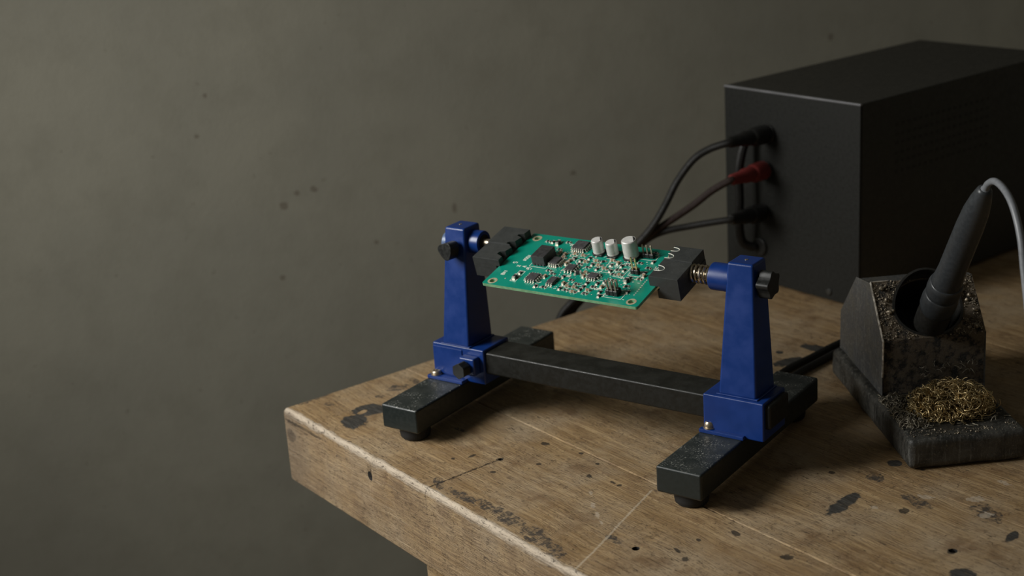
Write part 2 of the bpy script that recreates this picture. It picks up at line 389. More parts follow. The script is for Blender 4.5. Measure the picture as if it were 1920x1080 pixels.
STANDSIDE = make_old_black('scuffed_grey_side_paint', (.058, .060, .062), .95)
CRUST = make_crust()
CUP = plain('sooty_cup_metal', (.035, .034, .031), .42, .4)
CRUMB = plain('solder_crumb', (.30, .255, .19), .36, .45, var=.7, sc_=.9)
HANDLE = plain('black_iron_grip', (.032, .036, .040), .42, var=.06)
WIRE = plain('grey_iron_cord', (.19, .20, .215), .38, var=.05)
BRASS = plain('brass_wire', (.66, .52, .28), .33, .85, var=.35, sc_=.25)
DULL = plain('tarnished_wire', (.30, .27, .21), .45, .4, var=.4)
BOARD = make_board()
FR4 = plain('fibreglass_edge', (.20, .40, .22), .5)
RING = plain('mounting_ring_pad', (.62, .54, .36), .4, .35)
CHIP = plain('chip_epoxy', (.038, .037, .038), .48, var=.2)
CHIPT = plain('chip_epoxy_top', (.060, .058, .060), .55, var=.2)
TIN = plain('tinned_lead', (.74, .71, .62), .38, .45)
GOLD = plain('gold_pin', (.72, .52, .26), .26, 1.)
ALU = plain('capacitor_aluminium', (.66, .65, .62), .42, .25, var=.05)
CAPTOP = plain('capacitor_top', (.74, .73, .70), .45, .15, var=.05)
INKB = plain('black_print', (.02, .02, .02), .5)
PRINT = plain('white_silkscreen', (.80, .80, .70), .6, var=.1)
HEAD = plain('header_plastic', (.012, .012, .012), .45)
RES = plain('resistor_body', (.020, .018, .018), .4)
CERAM = plain('ceramic_body', (.33, .20, .11), .45)

# ------------------------------------------------------------------ the room
def struct(o): o['kind'] = 'structure'; return o
FZ = -570
bm = new(); box(bm, -30, 0, -1500, 700, FZ, 1300); wl = struct(part('wall_left', bm, WALL, smooth=False))
wl.location = Vector((-70, 480, 0)) * S; wl.rotation_euler = (0, 0, radians(-20))
bm = new(); box(bm, 60, 1400, 900, 930, FZ, 1300); struct(part('wall_back', bm, WALL, smooth=False))
FLOORM = plain('dusty_concrete', (.10, .09, .075), .8, bump=.2, sc_=.05)
bm = new(); box(bm, -760, 1400, -900, 930, FZ - 20, FZ); struct(part('floor', bm, FLOORM, smooth=False))

# ------------------------------------------------------------------ the workbench
bench = thing('workbench', 'heavy worn wooden workbench with stained, scratched plank top and pale chipped front edge', 'workbench', (0, 0, 0))
X0, X1, TH = -1., 470., 37.5
def plank(y0, y1, z0, z1, r_front, r_back, wear):
    bm = new(); rng = random.Random(int(y0 * 10) + 3)
    prof = []
    def corner(cy, cz, r, a0):
        for k in range(5):
            a = a0 + k * pi / 8
            prof.append((cy + r * cos(a), cz + r * sin(a), r))
    corner(y0 + r_front, z1 - r_front, r_front, pi / 2); corner(y0 + .8, z0 + .8, .8, pi)
    corner(y1 - .8, z0 + .8, .8, 1.5 * pi); corner(y1 - r_back, z1 - r_back, r_back, 0)
    xs = [X0, X0 + .25, X0 + .8, X0 + 1.8] + [X0 + 3 + i * 2.2 for i in range(int((X1 - X0 - 3) / 2.2))] + [X1]
    ins = {0: 2.2, 1: 1.2, 2: .5, 3: .12}
    yc, zc = (y0 + y1) / 2, (z0 + z1) / 2
    rings = []
    for i, x in enumerate(xs):
        ring = []
        for (y, z, r) in prof:
            d = ins.get(i, 0)
            yy = y + (d if y < yc else -d) * (1 if r_front > 1 or y > yc else .4); zz = z + (d if z < zc else -d)
            if wear and y < y0 + 6 and z > z1 - 6:
                nz_ = noise.noise(Vector((x * .10, y * .35, z * .35 + 9))) * 1.0 + noise.noise(Vector((x * .45, y * .5, 3))) * .45
                yy += max(-.1, nz_) * .9; zz -= max(-.05, noise.noise(Vector((x * .07, 5, 7)))) * .9
            if i < 8 and wear: zz -= max(0, 6 - i) * .12 * (1 if z > zc else 0)
            ring.append(bm.verts.new((x + (.35 * noise.noise(Vector((y * .2, z * .2, 1))) if i < 4 else 0), yy, zz)))
        rings.append(ring)
    n = len(prof)
    for a, b in zip(rings, rings[1:]):
        for k in range(n): bm.faces.new((a[k], b[k], b[(k + 1) % n], a[(k + 1) % n]))
    bm.faces.new(rings[0]); bm.faces.new(rings[-1][::-1])
    return bm
def bore(o, cuts):
    o.data.materials.append(HOLE); cb = new()
    for p, d, r, l in cuts: lathe(cb, [(r, 0), (r, l)], 14, axis_mtx(p, d))
    setmi(cb.faces, 1)
    c = part('cutter', cb, [WOOD, HOLE])
    md = o.modifiers.new('bore', 'BOOLEAN'); md.object = c; md.solver = 'EXACT'; md.operation = 'DIFFERENCE'
    dg = bpy.context.evaluated_depsgraph_get()
    me = bpy.data.meshes.new_from_object(o.evaluated_get(dg)); me.name = 'plank'
    o.modifiers.clear(); o.data = me
    me.set_sharp_from_angle(angle=radians(50))
    wn = o.modifiers.new('weighted_normals', 'WEIGHTED_NORMAL'); wn.keep_sharp = True; wn.weight = 80
    cm = c.data; bpy.data.objects.remove(c); bpy.data.meshes.remove(cm)
ys = [0, 70.2, 142, 216, 291, 366, 441, 500]
for i in range(7):
    g0, g1 = (0 if i == 0 else .35 if i == 1 else .06), (.35 if i == 0 else .06)
    o = part('plank', plank(ys[i] + g0, ys[i + 1] - g1, -TH, [0, -.25, -.22, -.26, -.22, -.25, -.2][i], 2.1 if i == 0 else .6 if i == 1 else .15, .7 if i == 0 else .15, i == 0), WOOD, bench, angle=50)
    if i == 0:
        bore(o, [((76.8, -3, -9.0), (.05, 1, -.15), 2.2, 12), ((219.5, 27.8, 3), (0, .2, -1), 1.5, 12), ((121.2, 38.8, 3), (0, .2, -1), 1.1, 8), ((213, -3, -11.5), (0, 1, 0), 1.7, 9)])
    elif i == 1:
        bore(o, [((300.1, 108.7, 3), (0, .2, -1), 1.6, 10)])
for (x, y) in ((101.5, 9), (400, 9), (30, 420), (400, 420)):
    bm = new(); box(bm, x, x + 62, y, y + 62, FZ, -TH - .05, 1.5, 2); part('leg', bm, WOOD, bench)
bm = new(); box(bm, 125, 455, 20, 34, -TH - 70, -TH - .1, .8, 1); part('apron', bm, WOOD, bench)

# ------------------------------------------------------------------ the board holder
HR = .3092; HO = (66.585, 15.234, 0)
hold = thing('circuit_board_holder', 'blue and black clamping stand gripping the green circuit board between two jaws', 'board holder', HO, (0, 0, HR))
HM = Matrix.Translation(Vector(HO)) @ Matrix.Rotation(HR, 4, 'Z')
XR = 139.45; LEN = 110.3; FT = 17.3; FB = 6.0
for x in (0, XR):
    bm = new(); box(bm, x, x + 20, 0, LEN, FB, FT, 1.0, 3); f = part('foot_bar', bm, BLACK, hold)
    for y in (9.5, LEN - 9.5):
        bm = new(); lathe(bm, [(6.0, .05), (6.7, .8), (7.0, 2.5), (7.0, FB + .1)], 28, Matrix.Translation((x + 10.5, y, 0))); part('rubber_foot', bm, RUBBER, f)
bm = new(); box(bm, 4, 170.2, 38.9, 56.3, 22.4, 32.7, .9, 3); part('crossbar', bm, CROSS, hold)
POSTZ = 88.3
for s, x in ((0, 0.), (1, XR)):
    bx0, bx1 = x + 1.6, x + (30.5 if s == 0 else 28.5)
    fy = 33.2 if s == 0 else 35.2
    by0 = 37.6 if s == 0 else 37.2
    # clamp block around the crossbar
    bm = new(); box(bm, bx0, bx1, by0, 57.6, FT + .05, 34.0, .7, 3)
    blk = part('clamp_block', bm, BLUE, hold)
    if s == 0:
        bm = new(); box(bm, bx0 + .4, bx0 + 17, by0 - .55, by0 + .3, FT + 2.0, 32.6, .4, 2); part('raised_pad', bm, BLUE, blk)
        bm = new(); box(bm, 19.6, 28.2, by0 - 4.6, by0 + .2, 22.6, 31.0, .9, 3); part('knob_boss', bm, BLUE, blk)
    # screw flange on the foot bar
    bm = new(); box(bm, x + .4, x + 20.4, fy, by0 + .6, FT + .02, FT + 1.7, .4, 2); part('flange', bm, BLUE, blk)
    # flange screw: washer, button head, hex socket
    scx, scy = x + 4.0, fy + (2.9 if s else 2.7)
    bm = new(); h = 1.9 if s == 0 else 2.9
    r = 2.3 if s == 0 else 2.15
    lathe(bm, [(r + .45, 0), (r + .45, .5), (r, .55), (r + .05, h * .55), (r * .93, h * .8), (r * .72, h), (r * .5, h), (r * .42, h - .9)], 24, Matrix.Translation((scx, scy, FT + 1.68)))
    sw = part('flange_screw', bm, STEEL, hold)
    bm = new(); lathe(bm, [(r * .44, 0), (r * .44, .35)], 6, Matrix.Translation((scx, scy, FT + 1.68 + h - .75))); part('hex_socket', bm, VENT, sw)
    # tapered post
    b = (7.4, 22.2, 38.0, 56.6) if s == 0 else (x + 7.5, x + 24.2, 39.6, 57.0)
    t = (9.6, 20.5, 43.6, 55.4) if s == 0 else (x + 9.6, x + 20.9, 45.3, 57.0)
    bm = new(); frustum(bm, b, t, 34.0, POSTZ + (.0 if s == 0 else .2), 1.05, 4)
    post = part('post', bm, BLUE, hold)
    bm = new(); c_ = ((t[0] + t[1]) / 2, (t[2] + t[3]) / 2)
    lathe(bm, [(.75, 0), (.75, .12), (.4, .18)], 14, Matrix.Translation((c_[0] + (0 if s else -1), c_[1], POSTZ + s * .2 - .02))); part('moulding_dot', bm, STEEL, post)
    bm = new(); box(bm, b[0] - .7, b[1] + .9, b[2] - .7, b[3] + .3, 33.95, 34.5, .2, 1); part('post_collar', bm, BLUE, post)
AX = (50., 80.5)
# pivot bosses and spindles
bm = new(); cyl(bm, (19.2, 50.2, 80.9), (1, 0, 0), 5.3, 6.9, 32, bev=.5); bo = part('pivot_boss', bm, BLUE, hold)
bm = new(); cyl(bm, (25.7, 50.2, 80.9), (1, 0, 0), 3.6, .6, 24); part('boss_bore', bm, VENT, bo)  # dark disc stands in for the shade of the open bore
bm = new(); cyl(bm, (149.9, 50.2, 80.2), (-1, 0, 0), 5.7, 9.7, 32, bev=.5); bo = part('pivot_boss', bm, BLUE, hold)
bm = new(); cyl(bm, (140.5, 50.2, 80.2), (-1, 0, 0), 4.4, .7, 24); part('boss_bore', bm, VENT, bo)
bm = new(); cyl(bm, (25., 50.2, 80.9), (1, 0, 0), 1.9, 7.5, 20); part('spindle', bm, STEEL, hold)
bm = new(); cyl(bm, (130.5, 50.2, 80.2), (1, 0, 0), 1.7, 10.5, 20); part('spindle', bm, STEEL, hold)
bm = new(); pts = []
for k in range(5 * 20 + 1):
    a = 2 * pi * k / 20; pts.append(Vector((130.9 + 9.3 * k / 100, 50.2 + 3.5 * cos(a), 80.2 + 3.5 * sin(a))))
tube(bm, pts, .55, 8); part('coil_spring', bm, SPRING, hold)
# axle cap on the far side of the left post
bm = new(); cyl(bm, (10.6, 49.6, 79.6), (-1, 0, 0), 4.3, 5.2, 28, bev=.6); part('axle_cap', bm, plain('pale_blue_plastic', (.11, .16, .28), .3), hold)
def lobed(bm, p, d, r, l, lobes, amp, rot=0):
    pts = []
    for k in range(60):
        a = 2 * pi * k / 60; q = abs(sin(lobes * a / 2 + rot)) ** 3
        pts.append(((r + amp * q) * cos(a), (r + amp * q) * sin(a)))
    prism(bm, pts, 0, l, .35, 2, axis_mtx(p, d))
bm = new(); lobed(bm, (15.2, 41.5, 79.3), (-.10, -1, .02), 3.5, 5.6, 3, .9, .35); k = part('tightening_knob', bm, KNOB, hold)
bm = new(); cyl(bm, (15.2, 44.5, 79.3), (0, -1, 0), 1.6, 4, 14); part('knob_stem', bm, STEEL, k)
bm = new(); lobed(bm, (23.6, 32.2, 26.4), (-.08, -1, 0), 3.3, 4.6, 6, .35); k = part('tightening_knob', bm, KNOB, hold)
bm = new(); cyl(bm, (23.6, 34.5, 26.4), (0, -1, 0), 1.6, 3.5, 14); part('knob_stem', bm, STEEL, k)
bm = new(); lobed(bm, (161.8, 50.0, 80.0), (1, 0, 0), 4.6, 5.2, 5, 1.3, .3); k = part('tightening_knob', bm, KNOB, hold)
bm = new(); cyl(bm, (158.5, 50.0, 80.0), (1, 0, 0), 2.2, 4.2, 16); part('knob_stem', bm, KNOB, k)

# jaws, tilted with the board
TILT = .254
BM = Matrix.Translation((0, 49.9, 79.77)) @ Matrix.Rotation(TILT, 4, 'X')
LT = [(44.4, -14.3), (44.1, -10.9), (40.6, -9.4), (40.5, -8.4), (40.9, -7.5), (43.0, -6.6), (44.2, -3.2), (42.6, -2.0), (40.3, -1.2), (40.2, -.2), (40.8, .5), (43.2, 1.3), (44.2, 4.9), (41.5, 6.0), (41.3, 6.8), (41.9, 7.4), (43.8, 8.0), (44.3, 11.9), (30.4, 11.9), (30.4, -14.3)]
def notched(x_in, x_out, v0, v1, notches, depth, sgn):
    # outline: straight back edge x_in, gripping edge x_out with hooked notches
    pts = [(x_in, v0), (x_out, v0)]
    for (va, vb) in notches:
        vm = (va + vb) / 2
        pts += [(x_out, va), (x_out - sgn * depth * .7, va + .2), (x_out - sgn * depth, va + (vb - va) * .22), (x_out - sgn * depth * 1.04, vm), (x_out - sgn * depth * .86, va + (vb - va) * .72), (x_out - sgn * depth * .45, vb - .3), (x_out, vb)]
    pts += [(x_out, v1), (x_in, v1)]
    return pts
def edge_at(z): return lambda e: all(abs(v.co.z - z) < 1e-4 for v in e.verts)
bm = new(); prism(bm, LT, .03, 3.1, .28, 2, BM, pick=edge_at(3.1))
J = part('jaw', bm, JAWM, hold, angle=30)
bm = new(); prism(bm, [(42.2, -1.7), (40.3, -1.2), (40.2, -.2), (40.8, .5), (43.2, 1.3), (44.2, 4.9), (41.5, 6.0), (41.3, 6.8), (41.9, 7.4), (43.8, 8.0), (44.3, 11.9), (30.4, 11.9), (30.4, -1.7)], 3.0, 3.5, .2, 2, BM, pick=edge_at(3.5)); part('raised_grip', bm, JAWM, J, angle=30)
bm = new(); box(bm, 30.4, 42.4, -14.3, 11.9, -1.6, .04, 0, 1, BM); part('grip_core', bm, JAWM, J)
bm = new(); box(bm, 30.4, 43.4, -14.3, 11.9, -6.6, -1.5, .3, 2, BM, pick=edge_at(-6.6)); part('lower_grip', bm, JAWM, J)
bm = new(); prism(bm, notched(131.2, 117.8, -12.3, .9, [(-7.6, -3.6)], 3.6, -1), .12, 4.6, .25, 2, BM, pick=edge_at(4.6))
J = part('jaw', bm, JAWM, hold, angle=30)
bm = new(); prism(bm, notched(131.0, 118.0, .9, 11.6, [(1.8, 5.2), (7.4, 10.2)], 3.2, -1), .12, 4.95, .25, 2, BM, pick=edge_at(4.95)); part('upper_grip', bm, JAWM, J, angle=30)
bm = new(); box(bm, 122.2, 131.2, -12.3, 11.6, -1.65, .13, 0, 1, BM); part('grip_core', bm, JAWM, J)
bm = new(); box(bm, 121.0, 131.2, -12.3, 11.6, -5.6, -1.6, .3, 2, BM, pick=edge_at(-5.6)); part('lower_grip', bm, JAWM, J)
# edge highlights on the right jaw's notches, painted as pale rims
bm = new()
for (va, vb, dz, dp) in ((-7.6, -3.6, 4.6, 3.6), (1.8, 5.2, 4.95, 3.2), (7.4, 10.2, 4.95, 3.2)):
    L = [Vector((117.8 + .25 + q[0] * dp, va + (vb - va) * q[1], dz)) for q in ((0, .0), (.7, .05), (1.02, .24), (1.06, .5), (.88, .74), (.45, .93), (0, 1.0))]
    tube(bm, smooth_path([BM @ q for q in L], 4), .17, 6)
part('notch_highlight', bm, PRINT, J)

# ------------------------------------------------------------------ the circuit board
BW = HM @ BM
brd = thing('circuit_board', 'green printed circuit board with chips, capacitors and pin headers, held in the blue stand', 'circuit board')
brd.matrix_world = Matrix.Translation(BW.translation * S) @ BW.to_3x3().to_4x4()
bx0, bx1, bv0, bv1, bt = 44.0, 120.4, -28.1, 14.5, 1.3
holes = [(47.9, -25.3), (48.2, 10.7), (116.2, -25.1), (116.4, 10.8)]
bm = new()
def board_outline(z):
    out = []; r = 1.0
    for cx, cy, a0 in ((bx0 + r, bv0 + r, pi), (bx1 - r, bv0 + r, 1.5 * pi), (bx1 - r, bv1 - r, 0), (bx0 + r, bv1 - r, .5 * pi)):
        for k in range(5): out.append(bm.verts.new((cx + r * cos(a0 + k * pi / 8), cy + r * sin(a0 + k * pi / 8), z)))
    return out
tp, bt_ = board_outline(0), board_outline(-bt)
n = len(tp)
for k in range(n): bm.faces.new((bt_[k], bt_[(k + 1) % n], tp[(k + 1) % n], tp[k])).material_index = 1
hv = []
for z, ol in ((0, tp), (-bt, bt_)):
    es = [bm.edges.get((ol[k], ol[(k + 1) % n])) for k in range(n)]; rings = []
    for hx, hy in holes:
        rg = [bm.verts.new((hx + 1.35 * cos(2 * pi * k / 16), hy + 1.35 * sin(2 * pi * k / 16), z)) for k in range(16)]
        rings.append(rg); es += [bm.edges.new((rg[k], rg[(k + 1) % 16])) for k in range(16)]
    hv.append(rings)
    bmesh.ops.triangle_fill(bm, use_beauty=True, use_dissolve=False, edges=es)
for a, b in zip(*hv):
    for k in range(16): bm.faces.new((a[k], a[(k + 1) % 16], b[(k + 1) % 16], b[k])).material_index = 1
for f in list(bm.faces):                                     # drop faces that fill the holes
    c = f.calc_center_median()
    if abs(f.normal.z) > .9 and any(math.hypot(c.x - hx, c.y - hy) < 1.25 and all(abs(math.hypot(v.co.x - hx, v.co.y - hy) - 1.35) < .01 for v in f.verts) for hx, hy in holes): bm.faces.remove(f)
part('substrate', bm, [BOARD, FR4], brd, angle=30)
for hx, hy in holes:
    bm = new(); lathe(bm, [(1.36, .01), (2.2, .01), (2.2, .06), (1.36, .06), (1.36, .01)], 24, Matrix.Translation((hx, hy, 0)), cap=False); part('mounting_ring', bm, RING, brd)

lead_me = {}
def lead(parent, x, v, dx, dv, h, wd):
    # gull-wing leg pointing out of the body along (dx, dv)
    bm = new(); a = math.atan2(dv, dx); M = Matrix.Translation((x, v, 0)) @ Matrix.Rotation(a, 4, 'Z')
    box(bm, -.1, .55, -wd / 2, wd / 2, h * .55, h * .55 + .28, 0, 1, M); box(bm, .35, .6, -wd / 2, wd / 2, .12, h * .55 + .28, 0, 1, M); box(bm, .35, 1.15, -wd / 2, wd / 2, .03, .26, 0, 1, M)
    part('lead', bm, TIN, parent, smooth=False)
def chip(x0, x1, v0, v1, h, nf, ns, dot=True, name='chip', bev=.18):
    bm = new(); frustum(bm, (x0, x1, v0, v1), (x0 + .25, x1 - .25, v0 + .25, v1 - .25), .35, h, bev, 2)
    for f in bm.faces:
        if f.normal.z > .9: f.material_index = 1
    bm.normal_update()
    for f in bm.faces:
        if f.normal.z > .9: f.material_index = 1
    c = part(name, bm, [CHIP, CHIPT], brd)
    for k in range(nf):
        x = x0 + (x1 - x0) * (k + .5) / nf; wd = min(.55, (x1 - x0) / nf * .5)
        lead(c, x, v0 + .05, 0, -1, h, wd); lead(c, x, v1 - .05, 0, 1, h, wd)
    for k in range(ns):
        v = v0 + (v1 - v0) * (k + .5) / ns; wd = min(.55, (v1 - v0) / ns * .5)
        lead(c, x1 - .05, v, 1, 0, h, wd); lead(c, x0 + .05, v, -1, 0, h, wd)
    return c
chip(70.0, 76.4, 4.9, 10.9, 2.1, 6, 5)
chip(66.6, 70.9, -8.8, -3.6, 2.0, 4, 5)
chip(75.7, 80.3, -11.3, -6.7, 1.5, 3, 3)
chip(62.7, 67.9, -22.2, -16.9, 1.5, 4, 4)
chip(73.3, 77.0, -22.4, -17.3, 1.3, 3, 0)
chip(88.5, 93.3, -14.2, -10.2, 1.2, 4, 2)
bm = new(); box(bm, 58.5, 65.1, -9.6, -.1, .05, 4.6, .25, 2)
rl = part('power_inductor', bm, CHIP, brd); rl['label'] = 'tall black rectangular block on the board'
for k in range(4):
    bm = new(); box(bm, 59.1 + k * 1.6, 59.9 + k * 1.6, -9.85, -9.5, .0, .9); part('lead', bm, CHIPT, rl, smooth=False)
for (x, v, r, h) in ((83.5, 5.6, 2.55, 7.0), (90.5, 5.5, 2.55, 6.8), (99.4, 5.9, 3.3, 8.8)):
    bm = new(); q = r * 1.04; c_ = r * .45
    prism(bm, [(x - q, v - q + c_), (x - q + c_, v - q), (x + q, v - q), (x + q, v + q), (x - q + c_, v + q), (x - q, v + q - c_)], .02, 1.0, .1, 1)
    cp = part('electrolytic_capacitor', bm, HEAD, brd)
    bm = new(); lathe(bm, [(r * .9, .9), (r * .99, 1.05), (r, 1.4), (r * .94, 1.75), (r * .94, 1.95), (r, 2.3), (r, h - .5), (r * .97, h - .2), (r * .9, h), (r * .86, h - .05)], 36, Matrix.Translation((x, v, 0)))
    part('can', bm, ALU, cp)
    bm = new(); lathe(bm, [(r * .85, h - .06), (r * .85, h + .01)], 32, Matrix.Translation((x, v, 0))); part('can_top', bm, CAPTOP, cp)
    bm = new(); seg = [(r * .84 * cos(a), r * .84 * sin(a)) for a in [-.25 + k * .17 for k in range(11)]]
    prism(bm, [(x + p, v + q_) for p, q_ in seg], h + .01, h + .04); part('polarity_mark', bm, INKB, cp)
    for sv in (-1, 1):
        bm = new(); box(bm, x - .4, x + .4, v + sv * (q - .2) - .6, v + sv * (q - .2) + .6, .02, .3); part('terminal', bm, TIN, cp, smooth=False)
def header(x0, v0, nx, nv, pitch, h, col, blk=2.1):
    bm = new()
    for i in range(nx):
        for j in range(nv): box(bm, x0 + i * pitch, x0 + (i + 1) * pitch, v0 + j * pitch, v0 + (j + 1) * pitch, .03, blk, .22, 1)
    hd = part('pin_header', bm, HEAD, brd)
    for i in range(nx):
        for j in range(nv):
            x, v = x0 + (i + .5) * pitch, v0 + (j + .5) * pitch
            bm = new(); frustum(bm, (x - .3, x + .3, v - .3, v + .3), (x - .3, x + .3, v - .3, v + .3), blk - .3, h - .4); frustum(bm, (x - .3, x + .3, v - .3, v + .3), (x - .12, x + .12, v - .12, v + .12), h - .4, h)
            part('pin', bm, col, hd, smooth=False)
header(103.4, 6.6, 3, 1, 2.0, 6.2, STEEL)
header(105.4, -6.3, 2, 1, 1.9, 7.9, GOLD, 2.2)
header(103.3, -23.4, 3, 2, 1.85, 6.8, STEEL, 2.5)

def smd_mesh(name, l, wd, h, mats):
    bm = new(); e = l * .24
    box(bm, -l / 2 + e, l / 2 - e, -wd / 2, wd / 2, .06, h, .04, 1); nf = len(bm.faces)
    box(bm, -l / 2, -l / 2 + e, -wd / 2, wd / 2, .03, h + .03, .06, 1, mi=1); box(bm, l / 2 - e, l / 2, -wd / 2, wd / 2, .03, h + .03, .06, 1, mi=1)
    for sx in (-1, 1): box(bm, sx * (l / 2 + .1) - .45, sx * (l / 2 + .1) + .45, -wd / 2 - .12, wd / 2 + .12, .0, .05, 0, 1, mi=1)
    me = bpy.data.meshes.new(name); bm.to_mesh(me); bm.free(); me.transform(Matrix.Scale(S, 4))
    for m_ in mats: me.materials.append(m_)
    return me
RM = smd_mesh('chip_resistor', 2.0, 1.1, .55, [RES, TIN]); CM = smd_mesh('ceramic_capacitor', 1.9, 1.1, .9, [CERAM, TIN]); DM = smd_mesh('diode', 2.9, 1.5, 1.3, [CHIP, TIN])
def smd(kind, x, v, rot=0):
    me = {'r': RM, 'c': CM, 'd': DM}[kind]
    o = bpy.data.objects.new(me.name, me); COL.objects.link(o); o.parent = brd
    o.location = Vector((x, v, 0)) * S; o.rotation_euler = (0, 0, rot)
H = pi / 2
for q in ((56.9, -20.9, H, 'd'), (56.9, -16.9, H, 'r'), (55.0, 9.3, 0, 'r'), (57.5, 9.4, H, 'r'), (60.6, 8.8, H, 'd'), (64.9, 10.6, 0, 'r'), (64.0, 4.3, 0, 'r'), (65.7, 1.9, H, 'c'),
          (74.8, -.8, H, 'r'), (78.3, -1.6, H, 'r'), (81.2, -2.3, 0, 'c'), (83.0, -11.5, .4, 'd'), (82.6, -16.7, 0, 'r'), (83.6, -21.6, 0, 'c'), (84.3, -24.2, 0, 'r'), (87.0, -21.6, 0, 'c'), (90.2, -22.4, H, 'r'),
          (81.1, -23.7, H, 'r'), (73.6, -24.6, 0, 'r'), (94.0, -22.2, 0, 'c'), (94.8, -19.2, 0, 'r'), (90.6, -17.2, H, 'r'), (86.4, -12.8, H, 'c'), (84.4, -6.0, 0, 'r'), (85.6, -.6, 0, 'c'), (89.0, -6.1, H, 'r'),
          (88.9, -.2, .6, 'r'), (93.6, -1.9, H, 'r'), (95.9, 0, H, 'c'), (95.6, -6.2, H, 'r'), (100.9, -.2, 0, 'r'), (101.2, -4.3, H, 'r'), (101.1, -8.1, 0, 'c'), (98.2, -8.4, 0, 'r'), (106.7, -11.8, H, 'd'), (111.2, -9.2, 0, 'r'),
          (99.6, -22.0, H, 'r'), (97.6, -14.4, H, 'r'), (108.6, -15.4, .5, 'r'), (95.2, -16.4, H, 'r'), (79.4, -4.4, 0, 'r'), (85.2, -3.4, H, 'r'), (92.2, -5.2, 0, 'c'), (98.6, -1.6, H, 'r'), (110.4, 4.5, H, 'r'), (108.2, 10.9, 0, 'r'), (100.6, -12.6, 0, 'r'), (71.6, -14.2, 0, 'r'), (69.6, -17.0, H, 'c')):
    smd(q[3], q[0], q[1], q[2])
rs = random.Random(41); placed = [(q.location.x / S, q.location.y / S) for q in brd.children if q.name.split('.')[0] in ('chip_resistor', 'ceramic_capacitor', 'diode')]
blocked = [(69, 77.5, 4, 12), (65.5, 72, -10, -2.5), (74.6, 81.5, -12.5, -5.6), (61.5, 69, -23.4, -15.8), (72, 78, -23.6, -16.2), (87.4, 94.4, -15.4, -9), (57.5, 66, -11, 1), (80, 103.5, 2.4, 10), (104.6, 110, -7.4, -3), (102.6, 109.5, -24.4, -19), (102.8, 110, 6, 9.4)]
for k in range(400):
    x, v = rs.uniform(68, 112), rs.uniform(-25, 2.5)
    if any(a - 1 < x < b + 1 and c - 1 < v < d + 1 for a, b, c, d in blocked) or any(abs(x - px) < 2.7 and abs(v - pv) < 2.2 for px, pv in placed) or len(placed) > 84: continue
    placed.append((x, v)); smd(rs.choice('rrc'), x, v, rs.choice((0, H)))
# loose solder pads, vias and test points
rp = random.Random(5); bm = new()
for k in range(150):
    x = rp.uniform(52, 113); v = rp.uniform(-25, 4)
    if k < 110 and not (66 < x): x = rp.uniform(68, 112)
    r = rp.choice((.22, .28, .4)); lathe(bm, [(r, .0), (r, .05), (r * .5, .1)], 7, Matrix.Translation((x, v, 0)))
for k in range(9): lathe(bm, [(.42, 0), (.42, .06), (.2, .1)], 8, Matrix.Translation((114.9 - .05 * k, -20.2 + 1.42 * k, 0)))
p_ = part('solder_pads', bm, TIN, brd, smooth=False); p_['kind'] = 'stuff'
# white printed marks: outlines, strokes and short characters
bm = new()
def stroke(x0, v0, x1, v1, wd=.24):
    d = math.hypot(x1 - x0, v1 - v0); M = Matrix.Translation(((x0 + x1) / 2, (v0 + v1) / 2, 0)) @ Matrix.Rotation(math.atan2(v1 - v0, x1 - x0), 4, 'Z')
    box(bm, -d / 2, d / 2, -wd / 2, wd / 2, .004, .03, 0, 1, M)
GL = {'5': [(1, 2, 0, 2), (0, 2, 0, 1.1), (0, 1.1, 1, 1.1), (1, 1.1, 1, 0), (1, 0, 0, 0)], 'V': [(0, 2, .5, 0), (.5, 0, 1, 2)], 'R': [(0, 0, 0, 2), (0, 2, 1, 2), (1, 2, 1, 1), (1, 1, 0, 1), (.3, 1, 1, 0)], 'C': [(1, 2, 0, 2), (0, 2, 0, 0), (0, 0, 1, 0)],
      '8': [(0, 0, 1, 0), (1, 0, 1, 2), (1, 2, 0, 2), (0, 2, 0, 0), (0, 1, 1, 1)], 'S': [(1, 2, 0, 2), (0, 2, 0, 1), (0, 1, 1, 1), (1, 1, 1, 0), (1, 0, 0, 0)], 'U': [(0, 2, 0, 0), (0, 0, 1, 0), (1, 0, 1, 2)], '1': [(.5, 0, .5, 2)], 'X': [(0, 0, 1, 2), (0, 2, 1, 0)], 'L': [(0, 2, 0, 0), (0, 0, 1, 0)], 'A': [(0, 0, .5, 2), (.5, 2, 1, 0), (.25, .8, .75, .8)]}
def word(s, x, v, h=1.2, rot=0):
    for i, ch in enumerate(s):
        for (a, b, c, d) in GL.get(ch, []):
            def T(px, pv):
                px, pv = (px + i * 1.5) * h * .5, pv * h * .5
                return x + px * cos(rot) - pv * sin(rot), v + px * sin(rot) + pv * cos(rot)
            stroke(*T(a, b), *T(c, d), .36)
word('5', 50.6, -10.2, 1.9, H); word('X', 53.8, -12.4, 1.9, H); word('R5CU', 53.6, -7.2, 1.5, H); word('A', 56.6, -12.2, 2.0, H); word('8V1', 50.2, -19.8, 1.6, H)
word('VC1', 57.4, -13.4, 1.4); word('R', 74.2, -1.6, 2.4, .5); word('C', 71.6, .6, 1.8, .3); word('8S', 115.6, -1.0, 2.2, H); word('UL', 93.2, -3.2, 1.6); word('R8', 86.2, -24.6, 1.2); word('C5', 88.6, -25.0, 1.2); word('L1X', 70.5, -25.2, 1.2)
word('U5', 92.4, 9.4, 1.4); word('R1', 103.0, -10.4, 1.2); word('C8', 96.2, -20.6, 1.3); word('XR', 78.6, -14.6, 1.3); word('S5', 98.4, -17.2, 1.3); word('CL', 66.8, 8.6, 1.2); word('R', 63.0, 2.4, 1.2, H); word('1U', 81.0, -19.6, 1.2)
